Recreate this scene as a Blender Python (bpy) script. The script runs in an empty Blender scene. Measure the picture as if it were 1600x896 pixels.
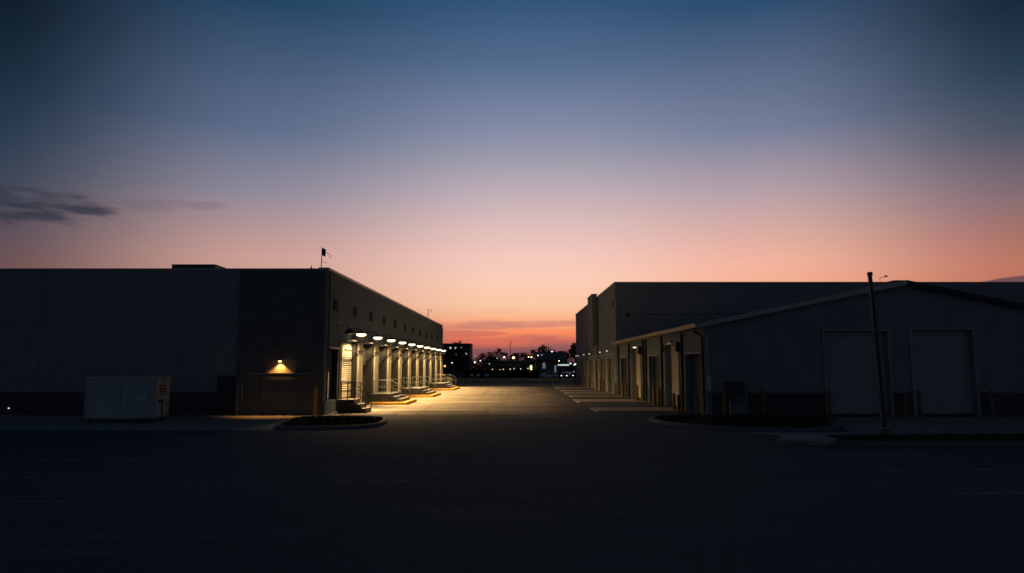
import bpy, bmesh, math, random
from mathutils import Vector, Matrix

random.seed(7)
S = bpy.context.scene
COL = S.collection
R = math.radians

# ------------------------------------------------------------------ materials
def srgb(r, g, b):
    f = lambda c: c / 12.92 if c <= 0.04045 else ((c + 0.055) / 1.055) ** 2.4
    return (f(r / 255), f(g / 255), f(b / 255), 1)


class NT:
    """small helper round a node tree"""
    def __init__(s, tree):
        s.t = tree
        s.n = tree.nodes
        s.l = tree.links

    def add(s, typ, ins=None, **kw):
        n = s.n.new(typ)
        for k, v in kw.items():
            setattr(n, k, v)
        for k, v in (ins or {}).items():
            if hasattr(v, 'is_output'):
                s.l.new(v, n.inputs[k])
            else:
                n.inputs[k].default_value = v
        return n

    def math(s, op, a, b=0.0, c=None, clamp=False):
        ins = {0: a, 1: b}
        if c is not None:
            ins[2] = c
        return s.add('ShaderNodeMath', ins, operation=op, use_clamp=clamp).outputs[0]

    def mix(s, f, a, b, mode='MIX'):
        n = s.n.new('ShaderNodeMix')
        n.data_type = 'RGBA'
        n.blend_type = mode
        for k, v in ((0, f), (6, a), (7, b)):
            if hasattr(v, 'is_output'):
                s.l.new(v, n.inputs[k])
            else:
                n.inputs[k].default_value = v
        return n.outputs[2]

    def smooth(s, v, a, b, lo=0.0, hi=1.0):
        n = s.n.new('ShaderNodeMapRange')
        n.interpolation_type = 'SMOOTHSTEP'
        s.l.new(v, n.inputs[0])
        for i, x in zip((1, 2, 3, 4), (a, b, lo, hi)):
            n.inputs[i].default_value = x
        return n.outputs[0]

    def ramp(s, f, stops, interp='LINEAR'):
        n = s.n.new('ShaderNodeValToRGB')
        n.color_ramp.interpolation = interp
        e = n.color_ramp.elements
        while len(e) < len(stops):
            e.new(0.5)
        for el, (p, c) in zip(e, stops):
            el.position = p
            el.color = c
        s.l.new(f, n.inputs[0])
        return n.outputs[0]


def mat(name, col, rough=0.7, metal=0.0, spec=0.3, noise=0.15, scale=3.0, bump=0.0, bscale=40.0, emit=None, estr=0.0, kind=None):
    m = bpy.data.materials.new(name)
    m.use_nodes = True
    t = NT(m.node_tree)
    b = t.n['Principled BSDF']
    b.inputs['Roughness'].default_value = rough
    b.inputs['Metallic'].default_value = metal
    b.inputs['Specular IOR Level'].default_value = spec
    tc = t.add('ShaderNodeTexCoord').outputs['Object']
    nz = t.add('ShaderNodeTexNoise', {'Vector': tc, 'Scale': scale, 'Detail': 6.0, 'Roughness': 0.65}).outputs[0]
    c = (col[0], col[1], col[2], 1)
    d = tuple(x * (1 - noise) for x in col[:3]) + (1,)
    l = tuple(min(1, x * (1 + noise)) for x in col[:3]) + (1,)
    out = t.ramp(nz, [(0.3, d), (0.7, l)])
    h = None
    if kind == 'corrugated':          # vertical ribbed sheet with horizontal panel joints
        sp = t.add('ShaderNodeSeparateXYZ', {0: tc})
        sm = t.math('ADD', sp.outputs[0], sp.outputs[1])
        w = t.math('SINE', t.math('MULTIPLY', sm, 2 * math.pi / 0.3))
        h = t.math('MULTIPLY', t.smooth(w, -0.5, 0.5), 0.35)
        st = t.add('ShaderNodeTexNoise', {'Vector': t.add('ShaderNodeVectorMath', {0: tc, 1: (2.5, 2.5, .12)}, operation='MULTIPLY').outputs[0], 'Scale': 2.0, 'Detail': 5.0}).outputs[0]
        out = t.mix(t.smooth(st, .5, .75, 0, .35), out, d)
        j = t.math('PINGPONG', t.math('ADD', sp.outputs[2], 0.55), 1.2)
        jl = t.smooth(j, 0.0, 0.03, 1, 0)
        out = t.mix(t.math('MULTIPLY', jl, .55), out, (col[0] * .35, col[1] * .35, col[2] * .35, 1))
    elif kind == 'tilt':              # tilt-up concrete panels, joints every few metres
        sp = t.add('ShaderNodeSeparateXYZ', {0: tc})
        j = t.math('PINGPONG', t.math('ADD', sp.outputs[0], 3.1), 3.6)
        jl = t.smooth(j, 0.0, 0.035, 1, 0)
        j2 = t.math('PINGPONG', t.math('ADD', sp.outputs[2], 0.2), 2.45)
        jl = t.math('MAXIMUM', jl, t.smooth(j2, 0.0, 0.02, .7, 0))
        st = t.add('ShaderNodeTexNoise', {'Vector': t.add('ShaderNodeVectorMath', {0: tc, 1: (1.5, 1.5, .1)}, operation='MULTIPLY').outputs[0], 'Scale': 1.2, 'Detail': 6.0}).outputs[0]
        out = t.mix(t.smooth(st, .5, .75, 0, .4), out, d)
        out = t.mix(t.math('MULTIPLY', jl, .6), out, (col[0] * .3, col[1] * .3, col[2] * .3, 1))
    elif kind == 'roller':            # horizontal slats
        sp = t.add('ShaderNodeSeparateXYZ', {0: tc})
        w = t.math('PINGPONG', sp.outputs[2], 0.06)
        h = t.math('MULTIPLY', t.smooth(w, 0.0, 0.05), .35)
        out = t.mix(t.smooth(w, 0, .012, .55, 0), out, (col[0] * .3, col[1] * .3, col[2] * .3, 1))
        st = t.add('ShaderNodeTexNoise', {'Vector': t.add('ShaderNodeVectorMath', {0: tc, 1: (3, 3, .3)}, operation='MULTIPLY').outputs[0], 'Scale': 2.0, 'Detail': 5.0}).outputs[0]
        out = t.mix(t.smooth(st, .5, .7, 0, .45), out, d)
    elif kind == 'asphalt':
        big = t.add('ShaderNodeTexNoise', {'Vector': tc, 'Scale': .16, 'Detail': 5.0}).outputs[0]
        out = t.mix(t.smooth(big, .4, .65, 0, .6), out, l)
        wear = t.add('ShaderNodeTexNoise', {'Vector': t.add('ShaderNodeVectorMath', {0: tc, 1: (.25, 1.6, 1)}, operation='MULTIPLY').outputs[0], 'Scale': .8, 'Detail': 6.0}).outputs[0]
        out = t.mix(t.smooth(wear, .52, .7, 0, .5), out, (col[0] * 1.5, col[1] * 1.5, col[2] * 1.5, 1))
        vo = t.add('ShaderNodeTexVoronoi', {'Vector': t.add('ShaderNodeVectorMath', {0: tc, 1: t.add('ShaderNodeTexNoise', {'Vector': tc, 'Scale': .7, 'Detail': 4.0}).outputs[1]}, operation='ADD').outputs[0], 'Scale': .13}, feature='DISTANCE_TO_EDGE').outputs[0]
        out = t.mix(t.smooth(vo, .0, .005, .22, 0), out, (col[0] * .3, col[1] * .3, col[2] * .3, 1))
        agg = t.add('ShaderNodeTexNoise', {'Vector': tc, 'Scale': 55.0, 'Detail': 2.0}).outputs[0]
        out = t.mix(.5, out, t.mix(1.0, out, t.ramp(agg, [(.35, (.45, .45, .45, 1)), (.65, (1.5, 1.5, 1.5, 1))]), 'MULTIPLY'))
    elif kind == 'slab':              # concrete with joints across and along
        sp = t.add('ShaderNodeSeparateXYZ', {0: tc})
        jl = t.math('MAXIMUM', t.smooth(t.math('PINGPONG', sp.outputs[1], 2.3), 0, .03, 1, 0), t.smooth(t.math('PINGPONG', t.math('ADD', sp.outputs[0], .4), 2.1), 0, .03, 1, 0))
        big = t.add('ShaderNodeTexNoise', {'Vector': tc, 'Scale': .35, 'Detail': 6.0, 'Roughness': .7}).outputs[0]
        out = t.mix(t.smooth(big, .45, .7, 0, .7), out, (col[0] * .6, col[1] * .57, col[2] * .52, 1))
        tr = t.add('ShaderNodeTexNoise', {'Vector': t.add('ShaderNodeVectorMath', {0: tc, 1: (.16, 1.0, 1)}, operation='MULTIPLY').outputs[0], 'Scale': .9, 'Detail': 5.0, 'Distortion': .6}).outputs[0]
        out = t.mix(t.smooth(tr, .44, .64, 0, .85), out, (col[0] * .42, col[1] * .40, col[2] * .37, 1))  # dark cross bands painted as the gaps between lamp pools
        ty = t.add('ShaderNodeTexNoise', {'Vector': t.add('ShaderNodeVectorMath', {0: tc, 1: (1.7, .05, 1)}, operation='MULTIPLY').outputs[0], 'Scale': 1.0, 'Detail': 4.0}).outputs[0]
        out = t.mix(t.smooth(ty, .52, .68, 0, .45), out, (col[0] * .4, col[1] * .38, col[2] * .36, 1))
        oil = t.add('ShaderNodeTexNoise', {'Vector': tc, 'Scale': .9, 'Detail': 3.0}).outputs[0]
        out = t.mix(t.smooth(oil, .64, .72, 0, .6), out, (.05, .048, .045, 1))
        out = t.mix(t.math('MULTIPLY', jl, .7), out, (col[0] * .3, col[1] * .3, col[2] * .3, 1))
        # alpha fades towards the edges, drawing the lamp pool's soft falloff into the slab
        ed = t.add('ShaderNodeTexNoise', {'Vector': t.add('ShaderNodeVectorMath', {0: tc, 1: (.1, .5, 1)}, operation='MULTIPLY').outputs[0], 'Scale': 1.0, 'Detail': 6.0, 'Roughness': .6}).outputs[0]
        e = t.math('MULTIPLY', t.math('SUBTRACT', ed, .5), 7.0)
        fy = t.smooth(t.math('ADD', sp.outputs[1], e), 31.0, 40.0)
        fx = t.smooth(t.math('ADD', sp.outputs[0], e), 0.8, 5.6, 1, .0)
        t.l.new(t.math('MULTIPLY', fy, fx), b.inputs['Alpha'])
    elif kind == 'worn':              # paint worn through: alpha by noise
        wn = t.add('ShaderNodeTexNoise', {'Vector': tc, 'Scale': 1.3, 'Detail': 8.0, 'Roughness': .75}).outputs[0]
        t.l.new(t.smooth(wn, .36, .66, .14, .7), b.inputs['Alpha'])
    t.l.new(out, b.inputs['Base Color'])
    if bump or h is not None:
        bn = t.add('ShaderNodeTexNoise', {'Vector': tc, 'Scale': bscale, 'Detail': 4.0}).outputs[0]
        hh = t.math('MULTIPLY', bn, bump)
        if h is not None:
            hh = t.math('ADD', hh, h)
        bm_ = t.add('ShaderNodeBump', {'Height': hh, 'Distance': 0.06 if h is not None else 0.02, 'Strength': 1.0})
        t.l.new(bm_.outputs[0], b.inputs['Normal'])
    if emit:
        b.inputs['Emission Color'].default_value = tuple(emit[:3]) + (1,)
        b.inputs['Emission Strength'].default_value = estr
    return m


M = {}
M['asphalt'] = mat('asphalt', (.096, .114, .118), .95, spec=.05, noise=.25, scale=6, bump=.5, bscale=90, kind='asphalt')
M['road'] = mat('road_asphalt', (.085, .085, .09), .9, spec=.15, noise=.2, scale=4, bump=.3, bscale=60)
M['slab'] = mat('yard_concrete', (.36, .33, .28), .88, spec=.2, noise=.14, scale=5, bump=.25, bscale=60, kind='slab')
M['pad'] = mat('pad_concrete', (.36, .33, .28), .9, spec=.15, noise=.18, scale=3, bump=.25, bscale=60)
M['walk'] = mat('walk_concrete', (.28, .275, .26), .9, spec=.2, noise=.2, scale=3, bump=.2, bscale=60)
M['kerb'] = mat('kerb_concrete', (.15, .15, .145), .9, spec=.2, noise=.25, scale=4, bump=.3, bscale=30)
M['line'] = mat('line_paint', (.5, .51, .52), .85, noise=.2, kind='worn')
M['grass'] = mat('grass', (.04, .06, .022), .95, spec=.1, noise=.4, scale=8, bump=.8, bscale=25)
M['verge'] = mat('verge_grass', (.11, .165, .055), .95, spec=.1, noise=.45, scale=.8, bump=.8, bscale=10)
M['wall_front'] = mat('painted_concrete', (.21, .225, .24), .85, spec=.2, noise=.10, scale=1.2, bump=.25, bscale=25, kind='tilt')
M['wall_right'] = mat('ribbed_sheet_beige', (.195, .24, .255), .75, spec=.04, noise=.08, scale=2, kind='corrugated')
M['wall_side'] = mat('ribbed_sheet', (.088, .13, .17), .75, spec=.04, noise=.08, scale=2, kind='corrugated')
M['wall_black'] = mat('dark_cladding', (.105, .108, .112), .7, spec=.2, noise=.15, scale=2, bump=.15, bscale=30)
M['base'] = mat('dark_base_band', (.06, .062, .066), .8, spec=.2, noise=.2, scale=3, bump=.2, bscale=30)
M['cream'] = mat('cream_concrete', (.55, .50, .38), .8, spec=.2, noise=.12, scale=3, bump=.15, bscale=40)
M['cream_door'] = mat('cream_door', (.56, .52, .40), .55, spec=.3, noise=.10, scale=2, kind='roller')
M['grey_door'] = mat('grey_door', (.055, .056, .06), .55, spec=.3, noise=.14, scale=2, kind='roller')
M['pale_door'] = mat('pale_grey_door', (.33, .335, .35), .6, spec=.3, noise=.08, scale=2, kind='roller')
M['frame'] = mat('dark_steel', (.035, .034, .036), .5, metal=.3, noise=.2)
M['trim'] = mat('pale_trim', (.27, .26, .25), .5, spec=.4, noise=.1)
M['coping'] = mat('metal_coping', (.36, .34, .32), .45, metal=.3, noise=.1, scale=2)
M['galv'] = mat('galvanised_steel', (.42, .42, .41), .42, metal=.8, noise=.18, scale=8)
M['railing'] = mat('grimy_steel', (.16, .155, .14), .5, metal=.4, noise=.3, scale=8)
M['darkmetal'] = mat('painted_dark_metal', (.03, .03, .033), .5, spec=.4, noise=.2)
M['roof'] = mat('roof_membrane', (.12, .12, .125), .85, noise=.2, bump=.2)
M['roofsheet'] = mat('roof_sheet', (.25, .26, .28), .5, spec=.3, noise=.1, kind='corrugated')
M['yellow'] = mat('worn_yellow_paint', (.55, .30, .04), .6, spec=.3, noise=.4, scale=7, bump=.15, bscale=30)
M['dullyellow'] = mat('grimy_yellow_paint', (.17, .11, .045), .75, spec=.3, noise=.4, scale=6)
M['white'] = mat('white_paint', (.7, .7, .68), .5, noise=.1)
M['container'] = mat('container_paint', (.33, .35, .37), .55, spec=.3, noise=.14, scale=2, bump=.08, bscale=20)
M['container_side'] = mat('container_lit_cream', (.55, .50, .42), .6, noise=.18, scale=3)  # cream on the end panel holds the amber lamp's warm light in its colour
M['red'] = mat('red_print', (.35, .035, .03), .6, noise=.2)
M['rust'] = mat('dark_rust', (.08, .035, .02), .8, noise=.4)
M['bark'] = mat('bark', (.05, .04, .03), .95, noise=.3, bump=.5)
M['leaf'] = mat('leaves_dark', (.035, .045, .02), .8, noise=.5, scale=.8)
M['leaf2'] = mat('leaves_mid', (.055, .06, .026), .8, noise=.5, scale=.8)
M['leaf3'] = mat('leaves_russet', (.06, .04, .028), .8, noise=.5, scale=.8)
M['hedge'] = mat('leaves_hedge', (.03, .04, .022), .85, noise=.5, scale=1.2)
M['far_wall'] = mat('far_wall', (.16, .17, .18), .85, noise=.15, scale=.6)
M['far_wall2'] = mat('far_wall_dark', (.09, .10, .11), .85, noise=.15, scale=.6)
M['glass'] = mat('dark_glass', (.015, .018, .022), .1, spec=.5, noise=.1)
M['carpaint'] = mat('car_white', (.8, .8, .8), .35, metal=0, spec=.5, noise=.03)
M['carpaint2'] = mat('car_dark_blue', (.06, .07, .09), .3, metal=.2, spec=.5, noise=.03)
M['carpaint3'] = mat('car_maroon', (.10, .04, .04), .3, metal=.2, spec=.5, noise=.03)
M['rubber'] = mat('rubber', (.015, .015, .015), .9, noise=.1)
M['taillight'] = mat('red_lens', (.2, .01, .01), .3, noise=.05)
M['flag'] = mat('dark_cloth', (.03, .04, .055), .9, noise=.2)


def glow(name, c, s):
    m = bpy.data.materials.new(name)
    m.use_nodes = True
    t = NT(m.node_tree)
    b = t.n['Principled BSDF']
    b.inputs['Base Color'].default_value = (.6, .6, .6, 1)
    b.inputs['Roughness'].default_value = .3
    lw = t.add('ShaderNodeTexNoise', {'Scale': 4.0}).outputs[0]
    b.inputs['Emission Color'].default_value = tuple(c) + (1,)
    t.l.new(t.math('MULTIPLY', t.smooth(lw, .2, .8, .85, 1.15), s), b.inputs['Emission Strength'])
    return m


M['lens'] = glow('dock_lamp_lens', (1.0, .84, .50), 3.2)
M['amber'] = glow('amber_lamp_lens', (1.0, .55, .16), 9)
M['dimlens'] = glow('dim_wall_lens', (1.0, .82, .55), 1.0)
M['doorlens'] = glow('door_lamp_lens', (1.0, .74, .42), 5)
M['faintlens'] = glow('faint_lens', (1.0, .8, .55), .12)
M['far_white'] = glow('far_white_light', (.95, .97, 1.0), 1.7)
M['far_dim'] = glow('far_dim_light', (.9, .95, 1.0), .4)
M['win_dim'] = glow('dim_window', (.8, .9, 1.0), .12)
M['far_warm'] = glow('far_warm_light', (1.0, .74, .4), 4)
M['far_big'] = glow('far_orange_light', (1.0, .62, .30), 6)
M['win_warm'] = glow('lit_window_warm', (1.0, .62, .26), 1.6)
M['win_white'] = glow('lit_window_white', (.9, .95, 1.0), .8)
M['win_green'] = glow('lit_doorway_green', (.75, .9, .38), 2.2)
M['canopy_light'] = glow('canopy_light', (.75, .9, .7), .75)
M['headlight'] = glow('headlight_lens', (.95, .97, 1), 2.2)
M['dusk'] = glow('marker_lens', (.95, .95, 1), .9)


# ------------------------------------------------------------------ mesh builder
class MB:
    def __init__(s, tf=None):
        s.v = []
        s.f = []
        s.tf = tf

    def pts(s, ps):
        i = len(s.v)
        for p in ps:
            p = Vector(p)
            s.v.append(s.tf(p) if s.tf else p)
        return i

    def hexa(s, p):
        i = s.pts(p)
        for q in ((0, 3, 2, 1), (4, 5, 6, 7), (0, 1, 5, 4), (1, 2, 6, 5), (2, 3, 7, 6), (3, 0, 4, 7)):
            s.f.append([i + k for k in q])
        return s

    def box(s, x0, x1, y0, y1, z0, z1):
        return s.hexa([(x0, y0, z0), (x1, y0, z0), (x1, y1, z0), (x0, y1, z0), (x0, y0, z1), (x1, y0, z1), (x1, y1, z1), (x0, y1, z1)])

    def prism(s, poly, z0, z1):
        n = len(poly)
        i = s.pts([(x, y, z0) for x, y in poly] + [(x, y, z1) for x, y in poly])
        s.f.append([i + k for k in range(n)][::-1])
        s.f.append([i + n + k for k in range(n)])
        for k in range(n):
            s.f.append([i + k, i + (k + 1) % n, i + n + (k + 1) % n, i + n + k])
        return s

    def tube(s, path, r, n=8, r1=None):
        path = [Vector(p) for p in path]
        rings = []
        for k, p in enumerate(path):
            a = path[max(k - 1, 0)]
            b = path[min(k + 1, len(path) - 1)]
            d = (b - a).normalized()
            u = d.cross(Vector((0, 0, 1)) if abs(d.z) < .9 else Vector((1, 0, 0))).normalized()
            w = d.cross(u)
            rr = r if r1 is None else r + (r1 - r) * k / (len(path) - 1)
            rings.append(s.pts([p + u * rr * math.cos(6.28319 * q / n) + w * rr * math.sin(6.28319 * q / n) for q in range(n)]))
        for a, b in zip(rings, rings[1:]):
            for q in range(n):
                s.f.append([a + q, a + (q + 1) % n, b + (q + 1) % n, b + q])
        s.f.append([rings[0] + q for q in range(n)][::-1])
        s.f.append([rings[-1] + q for q in range(n)])
        return s

    def lathe(s, c, prof, n=16, sx=1.0, sy=1.0):
        """prof: (radius, z) pairs"""
        rings = []
        for r, z in prof:
            rings.append(s.pts([(c[0] + sx * r * math.cos(6.28319 * q / n), c[1] + sy * r * math.sin(6.28319 * q / n), c[2] + z) for q in range(n)]))
        for a, b in zip(rings, rings[1:]):
            for q in range(n):
                s.f.append([a + q, a + (q + 1) % n, b + (q + 1) % n, b + q])
        s.f.append([rings[0] + q for q in range(n)][::-1])
        s.f.append([rings[-1] + q for q in range(n)])
        return s

    def quad(s, ps):
        i = s.pts(ps)
        s.f.append([i + k for k in range(len(ps))])
        return s

    def build(s, name, m, parent=None, bevel=0.0, smooth=False, recalc=True, loc=None):
        me = bpy.data.meshes.new(name)
        off = Vector(loc) if loc else Vector((0, 0, 0))
        me.from_pydata([tuple(v - off) for v in s.v], [], s.f)
        if recalc:
            b = bmesh.new()
            b.from_mesh(me)
            bmesh.ops.recalc_face_normals(b, faces=b.faces)
            b.to_mesh(me)
            b.free()
        me.materials.append(m)
        if smooth:
            for p in me.polygons:
                p.use_smooth = True
        o = bpy.data.objects.new(name, me)
        COL.objects.link(o)
        o.location = off
        if parent:
            o.parent = parent
        if bevel:
            md = o.modifiers.new('edge', 'BEVEL')
            md.width = bevel
            md.segments = 2
            md.limit_method = 'ANGLE'
        return o


def tag(o, label=None, cat=None, group=None, kind=None):
    if label:
        o['label'] = label
    if cat:
        o['category'] = cat
    if group:
        o['group'] = group
    if kind:
        o['kind'] = kind
    return o


def thing(name, label, cat, loc=(0, 0, 0), rz=0, group=None):
    o = bpy.data.objects.new(name, None)
    COL.objects.link(o)
    o.location = loc
    o.rotation_euler = (0, 0, rz)
    o.empty_display_size = .3
    return tag(o, label, cat, group)


def dup(root, loc, rz=0, label=None):
    r = root.copy()
    COL.objects.link(r)
    r.location = loc
    r.rotation_euler = (0, 0, rz)
    if label:
        r['label'] = label
    for ch in list(root.children):
        c = ch.copy()
        COL.objects.link(c)
        c.parent = r
        for g in ch.children:
            d = g.copy()
            COL.objects.link(d)
            d.parent = c
    return r


def frame(o, d, n):
    """local (s along the wall, n outward, z) -> world"""
    d = Vector((d[0], d[1], 0)).normalized()
    n = Vector((n[0], n[1], 0)).normalized()
    o = Vector((o[0], o[1], 0))
    return lambda p: o + d * p.x + n * p.y + Vector((0, 0, p.z))


def wall_openings(mb, s0, s1, top, holes, n0=-.4, n1=0.0, z0=0.0):
    """a wall along s with openings (a, b, sill, head) cut out; top is a height or a function of s"""
    T = top if callable(top) else (lambda s: top)
    cuts = [s0]
    for h in sorted(holes):
        cuts += [h[0], h[1]]
    cuts.append(s1)

    def col(a, b, za):
        xs = [a, b]
        if callable(top) and a < top.ridge < b:
            xs = [a, top.ridge, b]
        for p, q in zip(xs, xs[1:]):
            mb.hexa([(p, n0, za), (q, n0, za), (q, n1, za), (p, n1, za), (p, n0, T(p)), (q, n0, T(q)), (q, n1, T(q)), (p, n1, T(p))])
    for k in range(0, len(cuts) - 1, 2):
        if cuts[k + 1] > cuts[k] + 1e-4:
            col(cuts[k], cuts[k + 1], z0)
    for a, b, sill, head in holes:
        col(a, b, head)
        if sill > z0 + .001:
            mb.box(a, b, n0, n1, z0, sill)


# ------------------------------------------------------------------ ground and paving
g = MB()
prof = [(-60, 0), (146, 0), (158, -.25), (190, -.4), (420, -.4), (2500, -.4)]
for (ya, za), (yb, zb) in zip(prof, prof[1:]):
    g.quad([(-1500, ya, za), (1500, ya, za), (1500, yb, zb), (-1500, yb, zb)])
tag(g.build('ground', M['asphalt']), 'dark asphalt yard and open ground running to the horizon', 'ground', kind='structure')

Z1, Z2 = .004, .008
tag(MB().quad([(-9.6, 29.0, Z1), (4.6, 29.0, Z1), (5.1, 88, Z1), (-9.0, 88, Z1)]).build('dock_pavement', M['slab']), 'worn concrete slab with painted lamp pool along the lit loading docks', 'pavement', kind='structure')
tag(MB().quad([(-80, 88.02, Z2), (9.2, 88.02, Z2), (9.2, 101, Z2), (80, 101, Z2), (80, 104, Z2), (-80, 104, Z2)]).build('road', M['road']), 'grey road crossing behind the two warehouses', 'road', kind='structure')
tag(MB().quad([(-60, 27.3, Z1), (-9.15, 27.3, Z1), (-10.35, 33.4, Z1), (-9.75, 35.95, Z1), (-60, 35.95, Z1)]).build('pavement', M['walk']), 'concrete pavement in front of the dark warehouse wall', 'pavement', kind='structure')
tag(MB().quad([(10.0, 24.93, Z1), (60, 24.93, Z1), (60, 34.6, Z1), (16.2, 34.6, Z1), (14.6, 31.6, Z1), (13, 26.6, Z1), (8.8, 26.6, Z1)]).build('pavement', M['walk']), 'concrete drive in front of the gabled warehouse doors', 'pavement', kind='structure')
pads = [(4.7, 38.5, 41.9), (4.65, 48.6, 52.3), (4.9, 57.0, 59.6), (5.0, 63.0, 66.4), (5.1, 69.4, 72.6), (5.2, 79.0, 83.0), (5.3, 88.0, 92.0)]
padmb = None
for x0, y0, y1 in pads:
    xe = 9.66 - .0103 * (y0 - 34.5)
    xe = max(xe, 9.4)
    p = MB().prism([(x0 + .12, y0), (xe, y0 - .05), (xe, y1), (x0, y1), (x0 - .05, y0 + .6)], -.02, .045).build('concrete_pavement', M['pad'])
    tag(p, 'pale concrete apron slab in front of a roller door of the right hand row', 'pavement', kind='structure')


def smooth_poly(pts, it=3):
    for _ in range(it):
        q = []
        for a, b in zip(pts, pts[1:] + pts[:1]):
            q.append((a[0] * .75 + b[0] * .25, a[1] * .75 + b[1] * .25))
            q.append((a[0] * .25 + b[0] * .75, a[1] * .25 + b[1] * .75))
        pts = q
    return pts


def inset(poly, d):
    n = len(poly)
    a = sum(poly[i][0] * poly[(i + 1) % n][1] - poly[(i + 1) % n][0] * poly[i][1] for i in range(n))
    sg = 1 if a > 0 else -1
    out = []
    for i in range(n):
        p, q, r = Vector(poly[i - 1]), Vector(poly[i]), Vector(poly[(i + 1) % n])
        e1, e2 = (q - p), (r - q)
        n1 = Vector((-e1.y, e1.x)).normalized() * sg
        n2 = Vector((-e2.y, e2.x)).normalized() * sg
        m = (n1 + n2).normalized()
        out.append(tuple(q + m * d / max(.4, m.dot(n1))))
    return out


def island(poly, label, glabel, blades, seed, nose=None):
    inn = inset(poly, .2)
    n = len(poly)
    k = MB()
    i = k.pts([(x, y, -.02) for x, y in poly] + [(x, y, .10) for x, y in poly] + [(x, y, .14) for x, y in inset(poly, .05)] + [(x, y, .14) for x, y in inn] + [(x, y, .0) for x, y in inn])
    for r in range(4):
        for q in range(n):
            k.f.append([i + r * n + q, i + r * n + (q + 1) % n, i + (r + 1) * n + (q + 1) % n, i + (r + 1) * n + q])
    tag(k.build('kerb', M['kerb']), label, 'kerb', kind='structure')
    rnd = random.Random(seed)
    gb = MB()
    gb.quad([(x, y, .11) for x, y in inn])
    xs = [p[0] for p in inn]
    ys = [p[1] for p in inn]
    mx, my = (min(xs), max(xs)), (min(ys), max(ys))

    def inside(x, y):
        c = False
        for (x1, y1), (x2, y2) in zip(inn, inn[1:] + inn[:1]):
            if (y1 > y) != (y2 > y) and x < (x2 - x1) * (y - y1) / (y2 - y1) + x1:
                c = not c
        return c
    cnt = 0
    while cnt < blades:
        x, y = rnd.uniform(*mx), rnd.uniform(*my)
        if not inside(x, y) or (nose and x < nose):
            continue
        cnt += 1
        h = rnd.uniform(.04, .12)
        a = rnd.uniform(0, 6.28)
        dx, dy = .03 * math.cos(a), .03 * math.sin(a)
        lx, ly = rnd.uniform(-.05, .05), rnd.uniform(-.05, .05)
        gb.quad([(x - dx, y - dy, .11), (x + dx, y + dy, .11), (x + lx, y + ly, .11 + h)])
    tag(gb.build('grass', M['grass'], recalc=False), glabel, 'grass', kind='stuff')


island(smooth_poly([(-9.6, 27.5), (-7.6, 27.6), (-5.6, 28.3), (-5.5, 31.0), (-6.2, 33.5), (-10.4, 33.4), (-10.0, 30.5)], 2),
       'concrete kerb round the small grass island beside the dock entrance', 'short grass on the small island beside the dock entrance', 3000, 1)
island(smooth_poly([(6.2, 32.5), (6.6, 29.3), (8.9, 26.8), (12.9, 26.8), (14.4, 31.6), (16.1, 34.3), (10.6, 34.3), (7.4, 34.3)], 2),
       'pale rounded kerb round the grass patch at the gabled warehouse corner', 'short grass at the gabled warehouse corner', 5000, 2)
island(smooth_poly([(8.5, 22.8), (9.3, 21.9), (40, 21.7), (60, 21.6), (60, 24.9), (40, 24.9), (9.9, 24.8)], 2),
       'pale kerb with rounded nose round the long grass strip under the light pole', 'short grass on the long strip under the light pole', 7000, 3, 11.0)
# concrete nose of the long strip
tag(MB().prism(smooth_poly([(8.78, 23.0), (9.3, 22.1), (10.6, 22.15), (10.8, 24.6), (9.8, 24.65)], 2), .0, .155).build('kerb_end_slab', M['walk'], bevel=.02), 'pale concrete nose filling the tip of the long grass strip', 'kerb slab', kind='structure')

# worn stripes
for k, y in enumerate([24.9, 21.75, 18.7, 15.9, 13.1]):
    tag(MB().quad([(-13.6, y - .05, Z1), (-8.3, y - .05, Z1), (-8.3, y + .05, Z1), (-13.6, y + .05, Z1)]).build('road_marking', M['line']), 'faded white parking stripe on the asphalt left of the drive', 'road marking', kind='structure')
for k, y in enumerate([19.95, 16.9, 13.9]):
    tag(MB().quad([(8.75, y - .05, Z1), (14.2, y + .3, Z1), (14.2, y + .4, Z1), (8.75, y + .05, Z1)]).build('road_marking', M['line']), 'faded white parking stripe on the asphalt right of the drive', 'road marking', kind='structure')
tag(MB().quad([(-4.0, 15.3, Z1), (-2.2, 15.42, Z1), (-2.2, 15.52, Z1), (-4.0, 15.4, Z1)]).build('road_marking', M['line']), 'short worn scrap of a stripe in the middle of the drive', 'road marking', kind='structure')

# verge beyond the road
vg = MB()
rnd = random.Random(9)
nx, ny = 60, 10
idx = {}
for j in range(ny + 1):
    for i in range(nx + 1):
        x = -90 + 180 * i / nx
        y = 104.3 + 41 * j / ny
        z = .09 + .16 * math.sin(math.pi * min(1, j / ny)) + rnd.uniform(-.02, .02)
        idx[i, j] = vg.pts([(x, y, z)])
for j in range(ny):
    for i in range(nx):
        vg.f.append([idx[i, j], idx[i + 1, j], idx[i + 1, j + 1], idx[i, j + 1]])
for _ in range(6000):
    x, y = rnd.uniform(-40, 40), rnd.uniform(105, 145)
    h = rnd.uniform(.06, .22)
    vg.quad([(x - .08, y, .1), (x + .08, y, .1), (x + rnd.uniform(-.1, .1), y, .12 + h)])
tag(vg.build('grass', M['verge'], recalc=False), 'long green verge beyond the road', 'grass', kind='stuff')
tag(MB().box(-80, 80, 104.02, 104.28, -.02, .13).build('kerb', M['pad'], bevel=.03), 'straight kerb between the road and the green verge', 'kerb', kind='structure')

# ------------------------------------------------------------------ left warehouse
LX, LY, LH = -9.8, 35.9, 7.6
LS = 50.9                                     # length of the dock side
fs = frame((LX, LY), (.0182, 1), (1, -.0182))  # dock side
W = thing('dock_warehouse', 'long flat roofed warehouse with a dark front and lit cream loading docks', 'warehouse', (0, 0, 0))

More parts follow.
